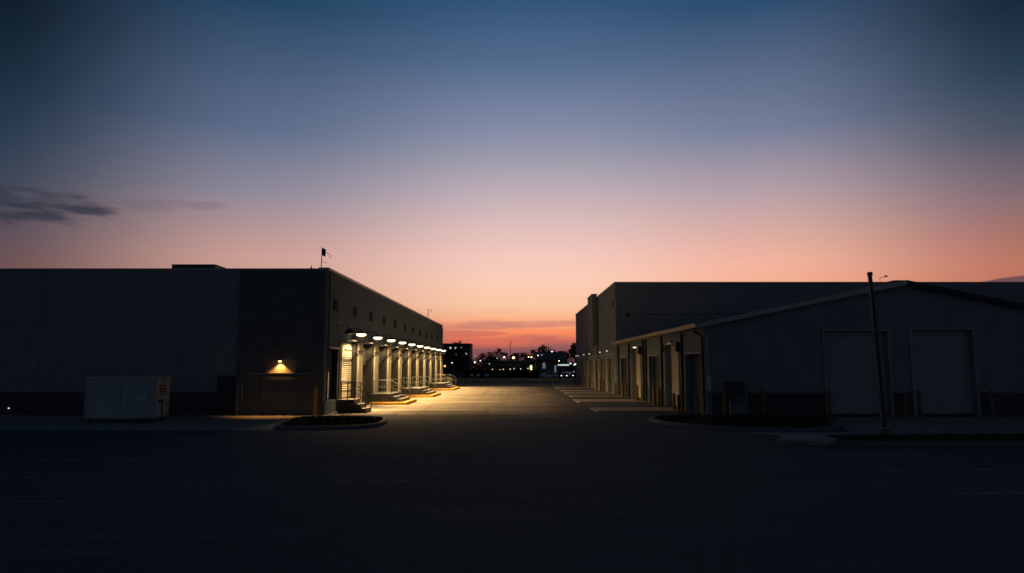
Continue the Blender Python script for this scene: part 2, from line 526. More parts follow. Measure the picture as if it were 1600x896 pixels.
holes = [(.55, 2.5, .7, 3.45)]
P, NB = 4.62, 10
bays = []
for k in range(NB):
    b0 = 3.0 + P * k
    bays.append((b0 + .2, b0 + 2.85, k))
    holes.append((b0 + .2, b0 + 2.85, .7, 3.97))
w = MB(fs)
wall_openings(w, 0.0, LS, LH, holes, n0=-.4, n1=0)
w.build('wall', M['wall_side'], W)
w = MB()
w.box(-46, LX + .0, LY, LY + .4, 0, LH)         # front
w.box(-46, -45.6, LY + .4, LY + LS, 0, LH)
w.box(-45.6, -8.9, LY + LS - .4, LY + LS, 0, LH)
# trim the front so that it butts the side wall
w.build('front_wall', M['wall_front'], W)
MB().hexa([(-45.6, LY + .4, 7.0), (-10.2, LY + .4, 7.0), (-9.35, LY + LS - .4, 7.0), (-45.6, LY + LS - .4, 7.0),
           (-45.6, LY + .4, 7.15), (-10.2, LY + .4, 7.15), (-9.35, LY + LS - .4, 7.15), (-45.6, LY + LS - .4, 7.15)]).build('roof', M['roof'], W)
MB().box(-46.05, LX + .06, LY - .06, LY + .46, LH, LH + .07).build('coping', M['coping'], W)
MB(fs).box(-.06, LS + .05, -.46, .10, LH + .003, LH + .12).build('coping', M['coping'], W)
# front: dark corner panel, plinth, doors
dp = MB()
dp.box(-14.35, -13.1, LY - .12, LY - .002, 0, LH - .04)
dp.box(-10.9, LX - .02, LY - .12, LY - .002, 0, LH - .04)
dp.box(-13.1, -10.9, LY - .12, LY - .002, 2.16, LH - .04)
dp.build('dark_panel', M['wall_black'], W)
dr = MB().box(-13.1, -10.9, LY - .05, LY - .004, .02, 2.08).build('overhead_door', M['wall_black'], W)
MB().box(-13.1, -10.9, LY - .062, LY - .052, 1.13, 1.15).build('panel_joint', M['trim'], dr)
MB().box(-13.55, -10.5, LY - .31, LY - .122, 2.09, 2.158).build('lintel', M['trim'], W)
MB().box(-46, -15.36, LY - .06, LY - .002, 0, 1.18).build('base_band', M['base'], W)
pd = MB().box(-15.33, -14.4, LY - .05, LY - .004, .02, 2.02).build('personnel_door', M['darkmetal'], W)
MB().tube([(-14.5, LY - .055, 1.0), (-14.5, LY - .12, 1.0), (-14.62, LY - .12, 1.0)], .012).build('handle', M['galv'], pd)
MB(fs).box(.02, .5, .002, .05, 0, .7).build('base_band', M['base'], W)
MB(fs).box(2.55, 3.15, .002, .05, 0, .7).build('base_band', M['base'], W)
# dock side: doors, pilasters, beams, vents
d0 = MB(fs).box(.6, 2.45, -.34, -.28, .7, 3.38).build('dock_door', M['grey_door'], W)
MB(fs).box(.5, 2.55, .002, .12, 3.45, 3.56).build('lintel', M['trim'], W)
for a, b in ((.55, .62), (2.43, 2.5)):
    MB(fs).box(a, b, -.38, .03, .7, 3.45).build('door_jamb', M['frame'], W)
MB(fs).box(1.35, 1.6, -.275, -.2, .75, 2.2).build('door_guide', M['white'], d0)
for a, b, k in bays:
    dm = M['cream_door' if k == 0 else 'grey_door']
    top = 3.88
    if k:
        dd = MB(fs).box(a + .12, b - .12, -.34, -.26, .7, top).build('dock_door', dm, W)
    else:
        dd = MB(fs).box(a + .12, b - .12, -.1, -.03, .7, top).build('dock_door', dm, W)
    if k % 2 == 1:
        MB(fs).box(a + .55, a + .8, -.255, -.18, .75, 2.2).build('door_guide', M['white'], dd)
        MB(fs).box(b - .9, b - .25, -.258, -.25, 1.9, 2.6).build('window', M['glass'], dd)
    elif k:
        MB(fs).box(a + .45, b - .5, -.258, -.25, 2.1, 2.9).build('window', M['glass'], dd)
    else:
        MB(fs).box(a + .14, b - .14, -.028, -.02, 1.62, 1.65).box(a + .14, b - .14, -.028, -.02, 2.55, 2.58).build('panel_joint', M['frame'], dd)
    MB(fs).box(a - .36, a + .1, -.3, .16 if k else .04, .0, 3.97).build('door_jamb', M['frame'], W)
    MB(fs).box(b - .1, b + .5, -.3, .16, .0, 3.97).build('door_jamb', M['frame'], W)
    bm = MB(fs)
    bm.box(a + .1, b - .1, -.1, .04, .35, .7)
    bm.build('dock_bumper', M['rubber'], W)
    MB(fs).box(b + .55, b + 1.6, .003, .26, .0, 4.45).build('pilaster', M['cream'], W, bevel=.02)
    MB(fs).box(a - .3, b + .35, .003, .1, 0, .35).build('base_band', M['base'], W)
MB(fs).box(2.95, LS - .6, .27, .36, 3.98, 4.08).build('header_beam', M['frame'], W)
MB(fs).box(2.95, LS - .6, .27, .33, 3.40, 3.46).build('header_beam', M['frame'], W)
for k in range(11):
    s = 1.75 + 4.4 * k
    v = MB(fs).box(s - .42, s + .42, .002, .03, 5.56, 6.16).build('vent', M['rubber'], W)
    lv = MB(fs)
    for q in range(5):
        z = 5.66 + q * .09
        lv.hexa([(s - .38, .032, z), (s + .38, .032, z), (s + .38, .06, z - .03), (s - .38, .06, z - .03), (s - .38, .032, z + .02), (s + .38, .032, z + .02), (s + .38, .06, z - .01), (s - .38, .06, z - .01)])
    lv.build('louvre', M['rubber'], v)
MB(fs).tube([(LS - .35, .1, LH - .2), (LS - .35, .1, .3), (LS - .35, .25, .12)], .06).build('downpipe', M['cream'], W)
MB(fs).tube([(.32, .08, LH - .1), (.32, .08, .8)], .045).build('downpipe', M['wall_side'], W)

# dock floodlights, each hung on an arm from the wall
ORD = ['first', 'second', 'third', 'fourth', 'fifth', 'sixth', 'seventh', 'eighth', 'ninth', 'tenth', 'eleventh', 'twelfth']


def dock_lamp(label, lens):
    t = thing('dock_floodlight', label, 'floodlight', (0, 0, 0), 0, 'floodlights over the loading docks')
    # local: +x outward from the wall, origin at the wall
    MB().tube([(0.0, 0, .30), (.25, 0, .36), (.62, 0, .33), (.72, 0, .2)], .025).build('arm', M['darkmetal'], t)
    MB().box(0.003, .05, -.08, .08, .2, .4).build('wall_plate', M['darkmetal'], t)
    MB().lathe((.72, 0, 0), [(.03, .20), (.08, .18), (.18, .12), (.30, .04), (.31, .015), (.29, .015), (.2, .09), (.03, .13)], 20).build('shade', M['darkmetal'], t, smooth=False)
    MB().lathe((.72, 0, 0), [(.02, .06), (.27, .012), (.30, -.03), (.27, -.085), (.16, -.13), (.02, -.145)], 20).build('lens', lens, t, smooth=True)
    if lens is M['lens']:
        l = bpy.data.lights.new('flood_beam', 'SPOT')
        l.energy = 4300
        l.color = (1, .58, .23)
        l.spot_size = R(98)
        l.spot_blend = .9
        l.shadow_soft_size = .2
        lo_ = bpy.data.objects.new('flood_beam', l)
        COL.objects.link(lo_)
        lo_.parent = t
        lo_.location = (.78, 0, -.19)
        lo_.rotation_euler = (0, -R(46), 0)
        l2 = bpy.data.lights.new('wash_beam', 'SPOT')
        l2.energy = 760
        l2.color = (1, .69, .30)
        l2.spot_size = R(160)
        l2.spot_blend = .5
        l2.shadow_soft_size = .15
        lo2 = bpy.data.objects.new('wash_beam', l2)
        COL.objects.link(lo2)
        lo2.parent = t
        lo2.location = (.72, 0, -.17)
    return t


rzL = -math.atan(.0182)
lamp0 = None
for k in range(11):
    s = 4.9 + 4.62 * (k - 1) if k else 2.2
    p = fs(Vector((s, .0, 4.42)))
    if k == 0:
        o = dock_lamp('unlit dark floodlight on the near end of the dock wall', M['glass'])
        o.location = p
        o.rotation_euler.z = rzL
    elif k == 1:
        lamp0 = dock_lamp('first glowing floodlight from the near corner above the cream dock door', M['lens'])
        lamp0.location = p
        lamp0.rotation_euler.z = rzL
    else:
        dup(lamp0, p, rzL, ORD[k - 1] + ' glowing floodlight along the dock wall counted from the near corner')

# the first floodlight is turned a little towards the entrance of the yard
for ch in lamp0.children:
    if ch.name.startswith('flood_beam'):
        ch.data = ch.data.copy()
        ch.data.spot_size = R(112)
        ch.data.energy = 3300
        ch.rotation_euler = (0, -R(38), -R(46))

# amber lamp over the door in the dark front panel
t = thing('wall_lamp', 'small amber lamp shining down the dark front wall', 'wall lamp', (-12.04, LY - .12, 2.78))
MB().box(-.06, .06, -.05, -.002, -.04, .12).build('wall_plate', M['darkmetal'], t)
MB().hexa([(-.13, -.26, .02), (.13, -.26, .02), (.13, -.05, .02), (-.13, -.05, .02), (-.08, -.2, .12), (.08, -.2, .12), (.08, -.05, .12), (-.08, -.05, .12)]).build('hood', M['darkmetal'], t)
MB().lathe((0, -.14, 0), [(.02, .018), (.075, .012), (.075, -.03), (.04, -.055), (.01, -.06)], 14).build('lens', M['amber'], t, smooth=True)
ld = bpy.data.lights.new('lamp_beam', 'SPOT')
ld.energy = 330
ld.color = (1, .42, .075)
ld.spot_size = R(112)
ld.spot_blend = .55
ld.shadow_soft_size = .05
lo = bpy.data.objects.new('lamp_beam', ld)
COL.objects.link(lo)
lo.parent = t
lo.location = (0, -.15, -.075)
lo.rotation_euler = (R(8), 0, 0)

# tubular guard post with a hoop beside the dark panel
t = thing('guard_rail', 'thin steel post with a side hoop at the edge of the dark panel', 'guard rail', (-14.12, LY - .35, 0))
MB().tube([(0, 0, 0), (0, 0, 1.52), (.05, 0, 1.62), (.16, 0, 1.62), (.22, 0, 1.55), (.22, 0, .85), (.17, 0, .78), (.003, 0, .78)], .032).build('rail', M['galv'], t, smooth=True)
MB().lathe((0, 0, 0), [(.09, .004), (.09, .02), (.03, .022)], 12).build('base_plate', M['galv'], t)


# ------------------------------------------------------------------ dock stairs (platforms with steps and rails)
def dock_stair(s, depth, ln, label, island_kerb=True, steps_to='far'):
    """s: where the near face stands along the dock wall, depth: how far it stands out, ln: length along the wall"""
    o = fs(Vector((s, 0, 0)))
    t = thing('dock_stair', label, 'dock stairs', o, rzL, 'stair platforms on the dock wall')
    z0 = 0
    if island_kerb:
        MB().box(.32, depth, 0, ln, 0, .19).build('yellow_kerb', M['yellow'], t, bevel=.04)
        z0 = .192
    zt = .68
    n = 2
    sx = .32                                     # platform from the wall out, then steps going down outward
    px = depth - .25 - sx * n - .2
    MB().box(.32, px, .25, ln - .25, z0, zt).build('platform', M['darkmetal'], t)
    MB().box(.30, px + .02, .23, ln - .23, zt + .002, zt + .04).build('deck', M['railing'], t)
    for k in range(n):
        x0 = px + .022 + sx * k
        h = z0 + (zt - z0) * (n - k) / (n + 1)
        MB().box(x0, x0 + sx - .004, .3, ln - .3, z0, h).build('step', M['darkmetal'], t)
        MB().box(x0 + .02, x0 + sx - .006, .32, ln - .32, h + .001, h + .014).build('tread', M['railing'], t)
    xe = px + sx * n
    for y in (.28, ln - .28):
        r = MB()
        for dz in (.48, .92):
            r.tube([(.45, y, zt + dz), (px, y, zt + dz), (xe, y, z0 + .12 + dz)], .022, 6)
        for x, zb, ztp in ((.5, zt, zt + .92), ((.5 + px) / 2, zt, zt + .92), (px, zt, zt + .92), (xe, z0, z0 + 1.05)):
            r.tube([(x, y, zb), (x, y, ztp)], .024, 6)
        r.build('handrail', M['railing'] if island_kerb else M['darkmetal'], t)
    return t


dock_stair(1.35, 2.3, 1.9, 'dark stair platform with rails nearest the building corner', False)
dock_stair(9.3, 2.75, 4.2, 'railed stair platform on a yellow kerb, second from the building corner')
dock_stair(20.6, 3.0, 5.2, 'railed stair platform on a yellow kerb, third from the building corner')
dock_stair(37.3, 3.0, 6.5, 'railed stair platform on a yellow kerb, farthest along the dock wall')

# ------------------------------------------------------------------ on the left roof
t = thing('rooftop_unit', 'low dark box unit on the flat warehouse roof', 'rooftop unit', (-19.8, 43.6, 7.15))
MB().box(-1.35, 1.35, -1.6, 1.6, .08, 1.62).build('casing', M['darkmetal'], t, bevel=.03)
MB().box(-1.36, 1.36, -1.61, 1.61, 1.622, 1.66).build('lid', M['roof'], t)
MB().box(-1.2, 1.2, -1.45, 1.45, 0, .08).build('curb_base', M['roof'], t)
t = thing('flagpole', 'thin roof mast flying a small dark flag at the warehouse corner', 'flagpole', (-10.33, 36.55, 7.15))
MB().tube([(0, 0, 0), (.03, 0, 1.78)], .028, 8, .018).build('pole', M['darkmetal'], t)
fl = MB()
n = 6
for sgn in (1,):
    a = []
    for i in range(n + 1):
        u = i / n
        yy = .05 * math.sin(u * 5)
        a.append(((.05 + .2 * u, yy, 1.74 - .08 * u), (.04 + .2 * u, yy, 1.34 - .10 * u)))
    for (p0, p1), (q0, q1) in zip(a, a[1:]):
        fl.hexa([(p1[0], p1[1] - .008, p1[2]), (q1[0], q1[1] - .008, q1[2]), (q1[0], q1[1] + .008, q1[2]), (p1[0], p1[1] + .008, p1[2]),
                 (p0[0], p0[1] - .008, p0[2]), (q0[0], q0[1] - .008, q0[2]), (q0[0], q0[1] + .008, q0[2]), (p0[0], p0[1] + .008, p0[2])])
fl.build('flag', M['flag'], t)
ar = MB().tube([(.02, 0, 1.02), (.22, 0, .93), (.30, 0, .88)], .012, 6).tube([(.26, 0, 1.50), (.52, 0, 1.33), (.53, 0, 1.2), (.42, 0, 1.24)], .016, 6).tube([(.03, 0, 1.62), (.26, 0, 1.50)], .008, 6)
ar.build('arm', M['darkmetal'], t)
t = thing('aerial', 'hooked aerial on the far end of the dock warehouse roof', 'aerial', (-9.3, 75.5, LH + .12))
MB().tube([(0, 0, 0), (0, 0, 1.05)], .035, 6).build('mast', M['darkmetal'], t)
MB().tube([(0, 0, 1.02), (.12, 0, 1.1), (.28, 0, .98)], .025, 6).tube([(.28, 0, .98), (.42, 0, .78), (.42, 0, .98)], .025, 6).build('arm', M['darkmetal'], t)
tag(MB().lathe((-10.75, 36.2, LH + .07), [(.05, 0), (.05, .1), (.02, .12), (.015, .22)], 8).build('roof_spike', M['darkmetal']), 'tiny dark stub on the roof edge beside the flag mast', 'roof spike')

# ------------------------------------------------------------------ low gabled warehouse (right)
RX, RY = 9.7, 34.5
fr = frame((RX, RY), (-.0103, 1), (-1, -.0103))
RL = 27.05
G = thing('gabled_warehouse', 'low grey gabled warehouse with roller doors on two sides', 'warehouse')
EH, RH, XR = 4.55, 6.65, 19.9
RDOORS = [(.55, 3.5, 3.17, 'grey_door'), (5.1, 8.45, 3.8, 'cream_door'), (10.4, 13.1, 3.2, 'grey_door'), (16.2, 19.9, 3.85, 'cream_door'), (22.0, 24.8, 3.2, 'grey_door')]
w = MB(fr)
wall_openings(w, 0, RL, EH, [(a, b, 0, h) for a, b, h, k in RDOORS])
w.build('wall', M['wall_right'], G)


class GableTop:
    ridge = XR - RX

    def __call__(s, x):
        return EH + (RH - EH) * (1 - abs(x - s.ridge) / s.ridge)


ff = frame((RX, RY), (1, 0), (0, -1))
FD = [(6.05, 9.2, 0, 4.27), (10.42, 13.5, 0, 4.33)]
w = MB(ff)
wall_openings(w, 0, 20.4, GableTop(), FD)
w.build('gable_wall', M['wall_front'], G)
MB().box(29.7, 30.1, RY + .4, 61.55, 0, EH).build('wall', M['wall_right'], G)
for a, b, z0, h in FD:
    dd = MB(ff).box(a + .02, b - .02, -.36, -.3, .015, h - .02).build('roller_door', M['pale_door'], G)
    MB(ff).box(a + .05, b - .05, -.298, -.24, .02, .14).build('bottom_bar', M['frame'], dd)
    MB(ff).box(a - .12, a, .002, .07, 0, h + .1).build('door_jamb', M['trim'], G)
    MB(ff).box(b, b + .12, .002, .07, 0, h + .1).build('door_jamb', M['trim'], G)
    MB(ff).box(a, b, .002, .07, h, h + .1).build('lintel', M['trim'], G)
for a, b in ((.3, 1.1), (2.1, 5.9), (9.35, 10.27), (13.65, 20.3)):
    MB(ff).box(a, b, .002, .05, 0, 1.2).build('base_band', M['base'], G)
# roof sheets
pitch = (RH - EH) / (XR - RX)
for sg, x0 in ((1, RX - .35), (-1, 30.45)):
    za = EH - pitch * .35 + .02
    xr = XR
    MB().hexa([(x0, RY - .3, za), (xr, RY - .3, RH + .02), (xr, 61.5, RH + .02), (x0 - (.28 if sg > 0 else 0), 61.5, za),
               (x0, RY - .3, za + .12), (xr, RY - .3, RH + .14), (xr, 61.5, RH + .14), (x0 - (.28 if sg > 0 else 0), 61.5, za + .12)]).build('roof', M['roofsheet'], G)
    rk = MB().hexa([(x0, RY - .38, za - .06), (xr, RY - .38, RH - .06), (xr, RY - .303, RH - .06), (x0, RY - .303, za - .06),
                    (x0, RY - .38, za + .16), (xr, RY - .38, RH + .18), (xr, RY - .303, RH + .18), (x0, RY - .303, za + .16)])
    rk.build('rake_trim', M['coping' if sg > 0 else 'base'], G)
MB().box(XR - .35, XR + .35, RY + .2, 61, RH + .12, RH + .24).build('ridge_vent', M['darkmetal'], G)
MB(fr).hexa([(-.3, .36, EH - .13), (RL - .1, .36, EH - .13), (RL - .1, .52, EH - .10), (-.3, .52, EH - .10),
             (-.3, .36, EH + .08), (RL - .1, .36, EH + .08), (RL - .1, .56, EH + .11), (-.3, .56, EH + .11)]).build('gutter', M['coping'], G)
# downpipes, panel ribs
MB(fr).tube([(.18, .45, EH - .12), (.18, .45, EH - .3), (.18, .08, EH - .55), (.18, .08, .15)], .06).build('downpipe', M['darkmetal'], G)
MB(ff).box(.02, .2, .003, .1, 1.25, EH - .5).build('corner_trim', M['trim'], G)
MB(ff).box(.03, .22, .102, .14, 1.3, 2.0).build('corner_guard', M['galv'], G)
for s in (4.3, 9.3, 14.2, 15.1, 20.8, 25.9):
    MB(fr).box(s - .09, s + .09, .003, .14, 0, EH - .16).build('pilaster', M['frame'], G)
for a, b, h, kd in RDOORS:
    dd = MB(fr).box(a + .02, b - .02, -.38, -.33, .015, h - .02).build('roller_door', M[kd], G)
    MB(fr).box(a + .05, b - .05, -.328, -.27, .02, .12).build('bottom_bar', M['frame'], dd)
    for q in (a - .12, b):
        MB(fr).box(q, q + .12, .002, .08, 0, h + .1).build('door_jamb', M['trim'] if kd == 'cream_door' else M['wall_right'], G)
    MB(fr).box(a, b, .002, .08, h, h + .09).build('lintel', M['trim'], G)
    if kd == 'cream_door':
        MB(fr).box(a - .5, a - .14, .002, .3, h - .45, h + .1).build('door_motor', M['darkmetal'], G)
        MB(fr).box(b + .14, b + .45, .002, .26, h - .4, h + .08).build('door_motor', M['darkmetal'], G)
for a, b in ((3.65, 4.18), (8.7, 9.15), (9.5, 10.25), (13.3, 14.0), (15.25, 16.0), (20.1, 20.65), (21.0, 21.8), (25.0, 25.75)):
    MB(fr).box(a, b, .002, .05, 0, 1.15).build('base_band', M['base'], G)

for nm, s, h in (('nearer', 6.8, 3.92), ('farther', 17.9, 3.97)):
    p = fr(Vector((s, .085, h)))
    t = thing('door_lamp', 'small lit bar lamp above the %s cream roller door' % nm, 'door lamp', p, math.pi + math.atan(.0103))
    MB().box(0.0, .14, -.3, .3, .0, .09).build('housing', M['darkmetal'], t)
    MB().box(.02, .13, -.27, .27, -.035, -.002).build('lens', M['doorlens'] if nm == 'farther' else M['faintlens'], t)

t = thing('electrical_cabinet', 'dark electrical box with a smaller box under it on the gable wall', 'electrical box', (11.1, RY, 0))
MB().box(-.5, .45, -.28, -.055, .95, 1.75).build('cabinet', M['base'], t, bevel=.02)
MB().box(.0, .42, -.36, -.285, .75, 1.1).build('meter_box', M['wall_black'], t, bevel=.02)
MB().tube([(-.3, -.15, .95), (-.3, -.15, 0)], .04).tube([(.1, -.15, .95), (.1, -.15, 0)], .03).build('conduit', M['galv'], t)
t = thing('roof_aerial', 'bent hook aerial on the gable ridge', 'aerial', (XR + .2, 37.0, RH + .24))
MB().tube([(0, 0, 0), (0, 0, .42), (.3, 0, .5)], .018, 6).build('mast', M['darkmetal'], t)
MB().box(.26, .4, -.04, .04, .47, .55).build('head', M['darkmetal'], t)

# ------------------------------------------------------------------ tall warehouse behind it
TX, TY, TH = 9.36, 61.6, 10.07
ft = frame((TX, TY), (.001, 1), (-1, .001))
TL = 39.0
B = thing('tall_warehouse', 'tall grey flat roofed warehouse behind the gabled one', 'warehouse')
TD = [(2.1, 4.6), (8.1, 10.6), (12.2, 14.6), (18.3, 20.6), (23.4, 25.6), (30.0, 32.6)]
w = MB(ft)
wall_openings(w, 0, TL, TH, [(a, b, 0, 3.25) for a, b in TD])
w.build('wall', M['wall_right'], B)
w = MB().box(TX + .4, 62, TY, TY + .4, 0, TH).box(61.6, 62, TY + .4, TY + TL, 0, TH).box(TX + .4, 61.6, TY + TL - .4, TY + TL, 0, TH)
w.build('front_wall', M['wall_front'], B)
MB().box(TX + .4, 61.6, TY + .4, TY + TL - .4, 9.4, 9.55).build('roof', M['roof'], B)
MB().box(TX - .05, 62.05, TY - .05, TY + .45, TH, TH + .07).build('coping', M['coping'], B)
MB(ft).box(.46, TL, -.45, .06, TH, TH + .07).build('coping', M['coping'], B)
pj = MB(ft).box(13.6, 18.2, .002, .5, 4.9, TH + .35).build('projecting_bay', M['wall_right'], B)
MB(ft).box(13.55, 18.25, -.1, .55, TH + .352, TH + .42).build('coping', M['coping'], pj)
MB(ft).box(24.5, 24.9, .002, .06, .3, TH - .05).box(12.9, 13.1, .002, .1, .3, TH - .05).build('downpipe', M['frame'], B)
MB(ft).box(1.2, 1.7, .002, .1, 7.9, 8.5).box(27.5, 28.2, .002, .1, 7.6, 8.3).build('vent', M['darkmetal'], B)
MB(ft).box(.2, TL - .2, .002, .05, 3.62, 3.7).build('band_trim', M['trim'], B)
for a, b in TD:
    dd = MB(ft).box(a + .02, b - .02, -.38, -.33, .02, 3.22).build('dock_door', M['grey_door'], B)
    MB(ft).box(a + .5, b - .5, -.328, -.32, 1.6, 2.0).build('window', M['glass'], dd)
    MB(ft).box(a - .25, a, .002, .16, 0, 3.3).build('door_jamb', M['cream'], B)
    MB(ft).box(b, b + .3, .002, .2, 0, 3.3).build('door_jamb', M['cream'], B)
    MB(ft).box(b + .45, b + .7, .002, .12, 0, 3.3).build('downpipe', M['frame'], B)
MB().tube([(11.8, TY - .06, 4.8), (11.8, TY - .06, 7.2), (16, TY - .06, 7.22), (28, TY - .06, 7.24)], .03, 6).build('conduit', M['frame'], B)
MB().box(10.3, 10.6, TY - .2, TY - .003, 7.0, 7.25).build('wall_fixture', M['darkmetal'], B)
# small gooseneck lamps
lamp1 = None
for k, s in enumerate((3.1, 8.2, 18.0, 24.1, 31.4, 34.4)):
    p = ft(Vector((s, 0, 3.95)))
    lb = ORD[k] + ' small gooseneck lamp on the tall warehouse counted from its near corner'
    rz = math.pi
    if not lamp1:
        lamp1 = thing('gooseneck_lamp', lb, 'wall lamp', p, rz, 'gooseneck lamps on the tall warehouse')
        MB().tube([(0.003, 0, .0), (.12, 0, .22), (.3, 0, .28), (.42, 0, .18)], .02, 6).build('arm', M['darkmetal'], lamp1)
        MB().lathe((.42, 0, 0), [(.03, .2), (.08, .16), (.17, .05), (.17, .04), (.03, .14)], 12).build('shade', M['galv'], lamp1)
        MB().lathe((.42, 0, 0), [(.02, .10), (.07, .06), (.08, .0), (.05, -.05), (.01, -.06)], 12).build('bulb', M['dimlens'], lamp1, smooth=True)
    else:
        dup(lamp1, p, rz, lb)

# ------------------------------------------------------------------ bollards
def make_bollard(label, m, h=1.45, r=.085):
    t = thing('bollard', label, 'bollard', (0, 0, 0), 0, 'bollards guarding doors and corners')
    MB().lathe((0, 0, 0), [(r, 0), (r, h - .06), (r * .85, h - .02), (r * .4, h), (.005, h + .004)], 14).build('post', m, t, smooth=False)
    MB().lathe((0, 0, 0), [(r + .06, .0), (r + .06, .025), (r + .002, .035)], 14).build('footing', M['kerb'], t)
    return t


bl = [(-9.93, 34.95, 1.5, 0, 'yellow bollard standing at the corner of the dark front wall'),
      (-27.9, 35.0, 1.4, 1, 'dim bollard near the left edge of the dark front wall'),
      (10.32, 33.6, 1.5, 1, 'tall brownish bollard just round the gable corner'),
      (12.35, 34.0, 1.45, 1, 'bollard on the gable wall right of the electrical box'),
      (15.45, 33.7, 1.35, 1, 'bollard left of the first big gable door'),
      (19.15, 33.7, 1.2, 1, 'bollard between the two big gable doors, nearer the first one'),
      (19.85, 33.7, 1.35, 1, 'bollard left of the second big gable door'),
      (23.35, 33.7, 1.35, 1, 'bollard right of the second big gable door')]
side = [(.1, 1.1, 'by the gable corner downpipe'), (3.75, .95, 'beside the far jamb of the nearest dark roller door'), (4.75, 1.0, 'beside the near jamb of the first cream roller door'),
        (8.7, 1.1, 'beside the far jamb of the first cream roller door'), (9.9, 1.1, 'near the second dark roller door, on its near side'), (10.15, 1.2, 'touching the near jamb of the second dark roller door'),
        (15.7, 1.15, 'beside the near jamb of the second cream roller door'), (20.2, 1.15, 'beside the far jamb of the second cream roller door'), (21.6, 1.1, 'beside the last dark roller door of the gabled warehouse'),
        (25.4, 1.1, 'at the far end of the gabled warehouse side wall')]
for s, h, wd in side:
    p = fr(Vector((s, .45, 0)))
    bl.append((p.x, p.y, h, 2, 'grimy bollard ' + wd))
for s, wd in ((5.0, 'the first dark door'), (7.7, 'the second dark door'), (17.6, 'the projecting bay'), (22.6, 'the fifth dark door'), (29.3, 'the last dark door'), (36.5, 'the far corner')):
    p = ft(Vector((s, .5, 0)))
    bl.append((p.x, p.y, 1.25, 2, 'worn yellow bollard beside %s of the tall warehouse' % wd))
bl.append((5.05, 92.3, .75, 2, 'short dark bollard alone at the tip of the farthest concrete apron'))
for x, y, h, k, lb in bl:
    o = make_bollard(lb, [M['yellow'], M['dullyellow'], M['dullyellow']][k], h)
    o.location = (x, y, .0 if not (10 < x < 14 and y > 26) else .0)

# ------------------------------------------------------------------ light pole
t = thing('light_pole', 'thin dark square light pole rising from the long grass strip', 'light pole', (13.08, 24.4, 0))
MB().lathe((0, 0, 0), [(.2, .0), (.2, .3), (.18, .33), (.02, .335)], 18).build('concrete_base', M['kerb'], t)
pp = MB()
pp.hexa([(-.065, -.065, .37), (.065, -.065, .37), (.065, .065, .37), (-.065, .065, .37), (-.235, -.055, 5.74), (-.125, -.055, 5.74), (-.125, .055, 5.74), (-.235, .055, 5.74)])
pp.build('pole', M['darkmetal'], t, bevel=.01)
MB().box(-.25, -.11, -.07, .07, 5.742, 5.88).build('cap', M['darkmetal'], t, bevel=.01)
MB().box(-.12, .12, -.12, .12, .336, .366).build('base_plate', M['galv'], t)

# ------------------------------------------------------------------ container / dumpster
t = thing('waste_container', 'pale closed waste container with a red notice standing by the dark wall', 'container', (-17.55, 31.6, 0), R(3))
MB().box(-1.52, 1.52, -.74, .74, .2, 1.96).build('body', M['container'], t, bevel=.03)
MB().box(-1.56, 1.56, -.78, .78, 1.962, 2.03).build('lid', M['container_side'], t, bevel=.015)
MB().box(1.522, 1.55, -.68, .68, .3, 1.9).build('end_panel', M['container_side'], t)
tr = MB()
for x in (-1.5, -.02, 1.46):
    tr.box(x, x + .05, -.775, -.742, .24, 1.95)
tr.box(-1.5, 1.5, -.77, -.742, .22, .28)
tr.build('side_rib', M['container'], t)
MB().box(.95, 1.2, -.80, -.742, 1.0, 1.15).build('latch', M['galv'], t)
nt = MB().box(1.551, 1.558, -.36, .3, 1.33, 1.68).build('notice', M['red'], t)
ns = MB()
for k, (a, b) in enumerate(((-.28, -.16), (-.13, -.02), (.02, .1), (.13, .24))):
    ns.box(1.559, 1.561, a, b, 1.5, 1.62)
ns.box(1.559, 1.561, -.28, .24, 1.39, 1.42)
ns.build('lettering', M['container_side'], nt)
MB().box(1.551, 1.556, -.36, .2, 1.2, 1.23).box(1.551, 1.556, -.36, .2, 1.26, 1.28).build('small_print', M['rust'], t)
MB().box(1.551, 1.585, -.1, -.03, .32, .98).box(1.551, 1.6, -.42, -.03, .9, 1.0).build('lever', M['rust'], t)
MB().box(1.551, 1.57, -.1, -.05, 1.72, 1.9).build('hasp', M['rust'], t)
for x in (-1.3, 1.3):
    for y in (-.6, .6):
        MB().tube([(x, y - .04, .09), (x, y + .04, .09)], .09, 12).box(x - .05, x + .05, y - .06, y + .06, .1, .21).build('caster', M['darkmetal'], t)

# small marker light low on the far left wall
t = thing('marker_light', 'tiny pale marker light low on the dark wall at far left', 'marker light', (-26.0, LY - .06, .36))
MB().box(-.06, .06, -.05, -.003, -.05, .07).build('housing', M['darkmetal'], t)
MB().lathe((0, -.07, 0), [(.01, .03), (.04, .02), (.04, -.02), (.01, -.03)], 10).build('lens', M['dusk'], t)

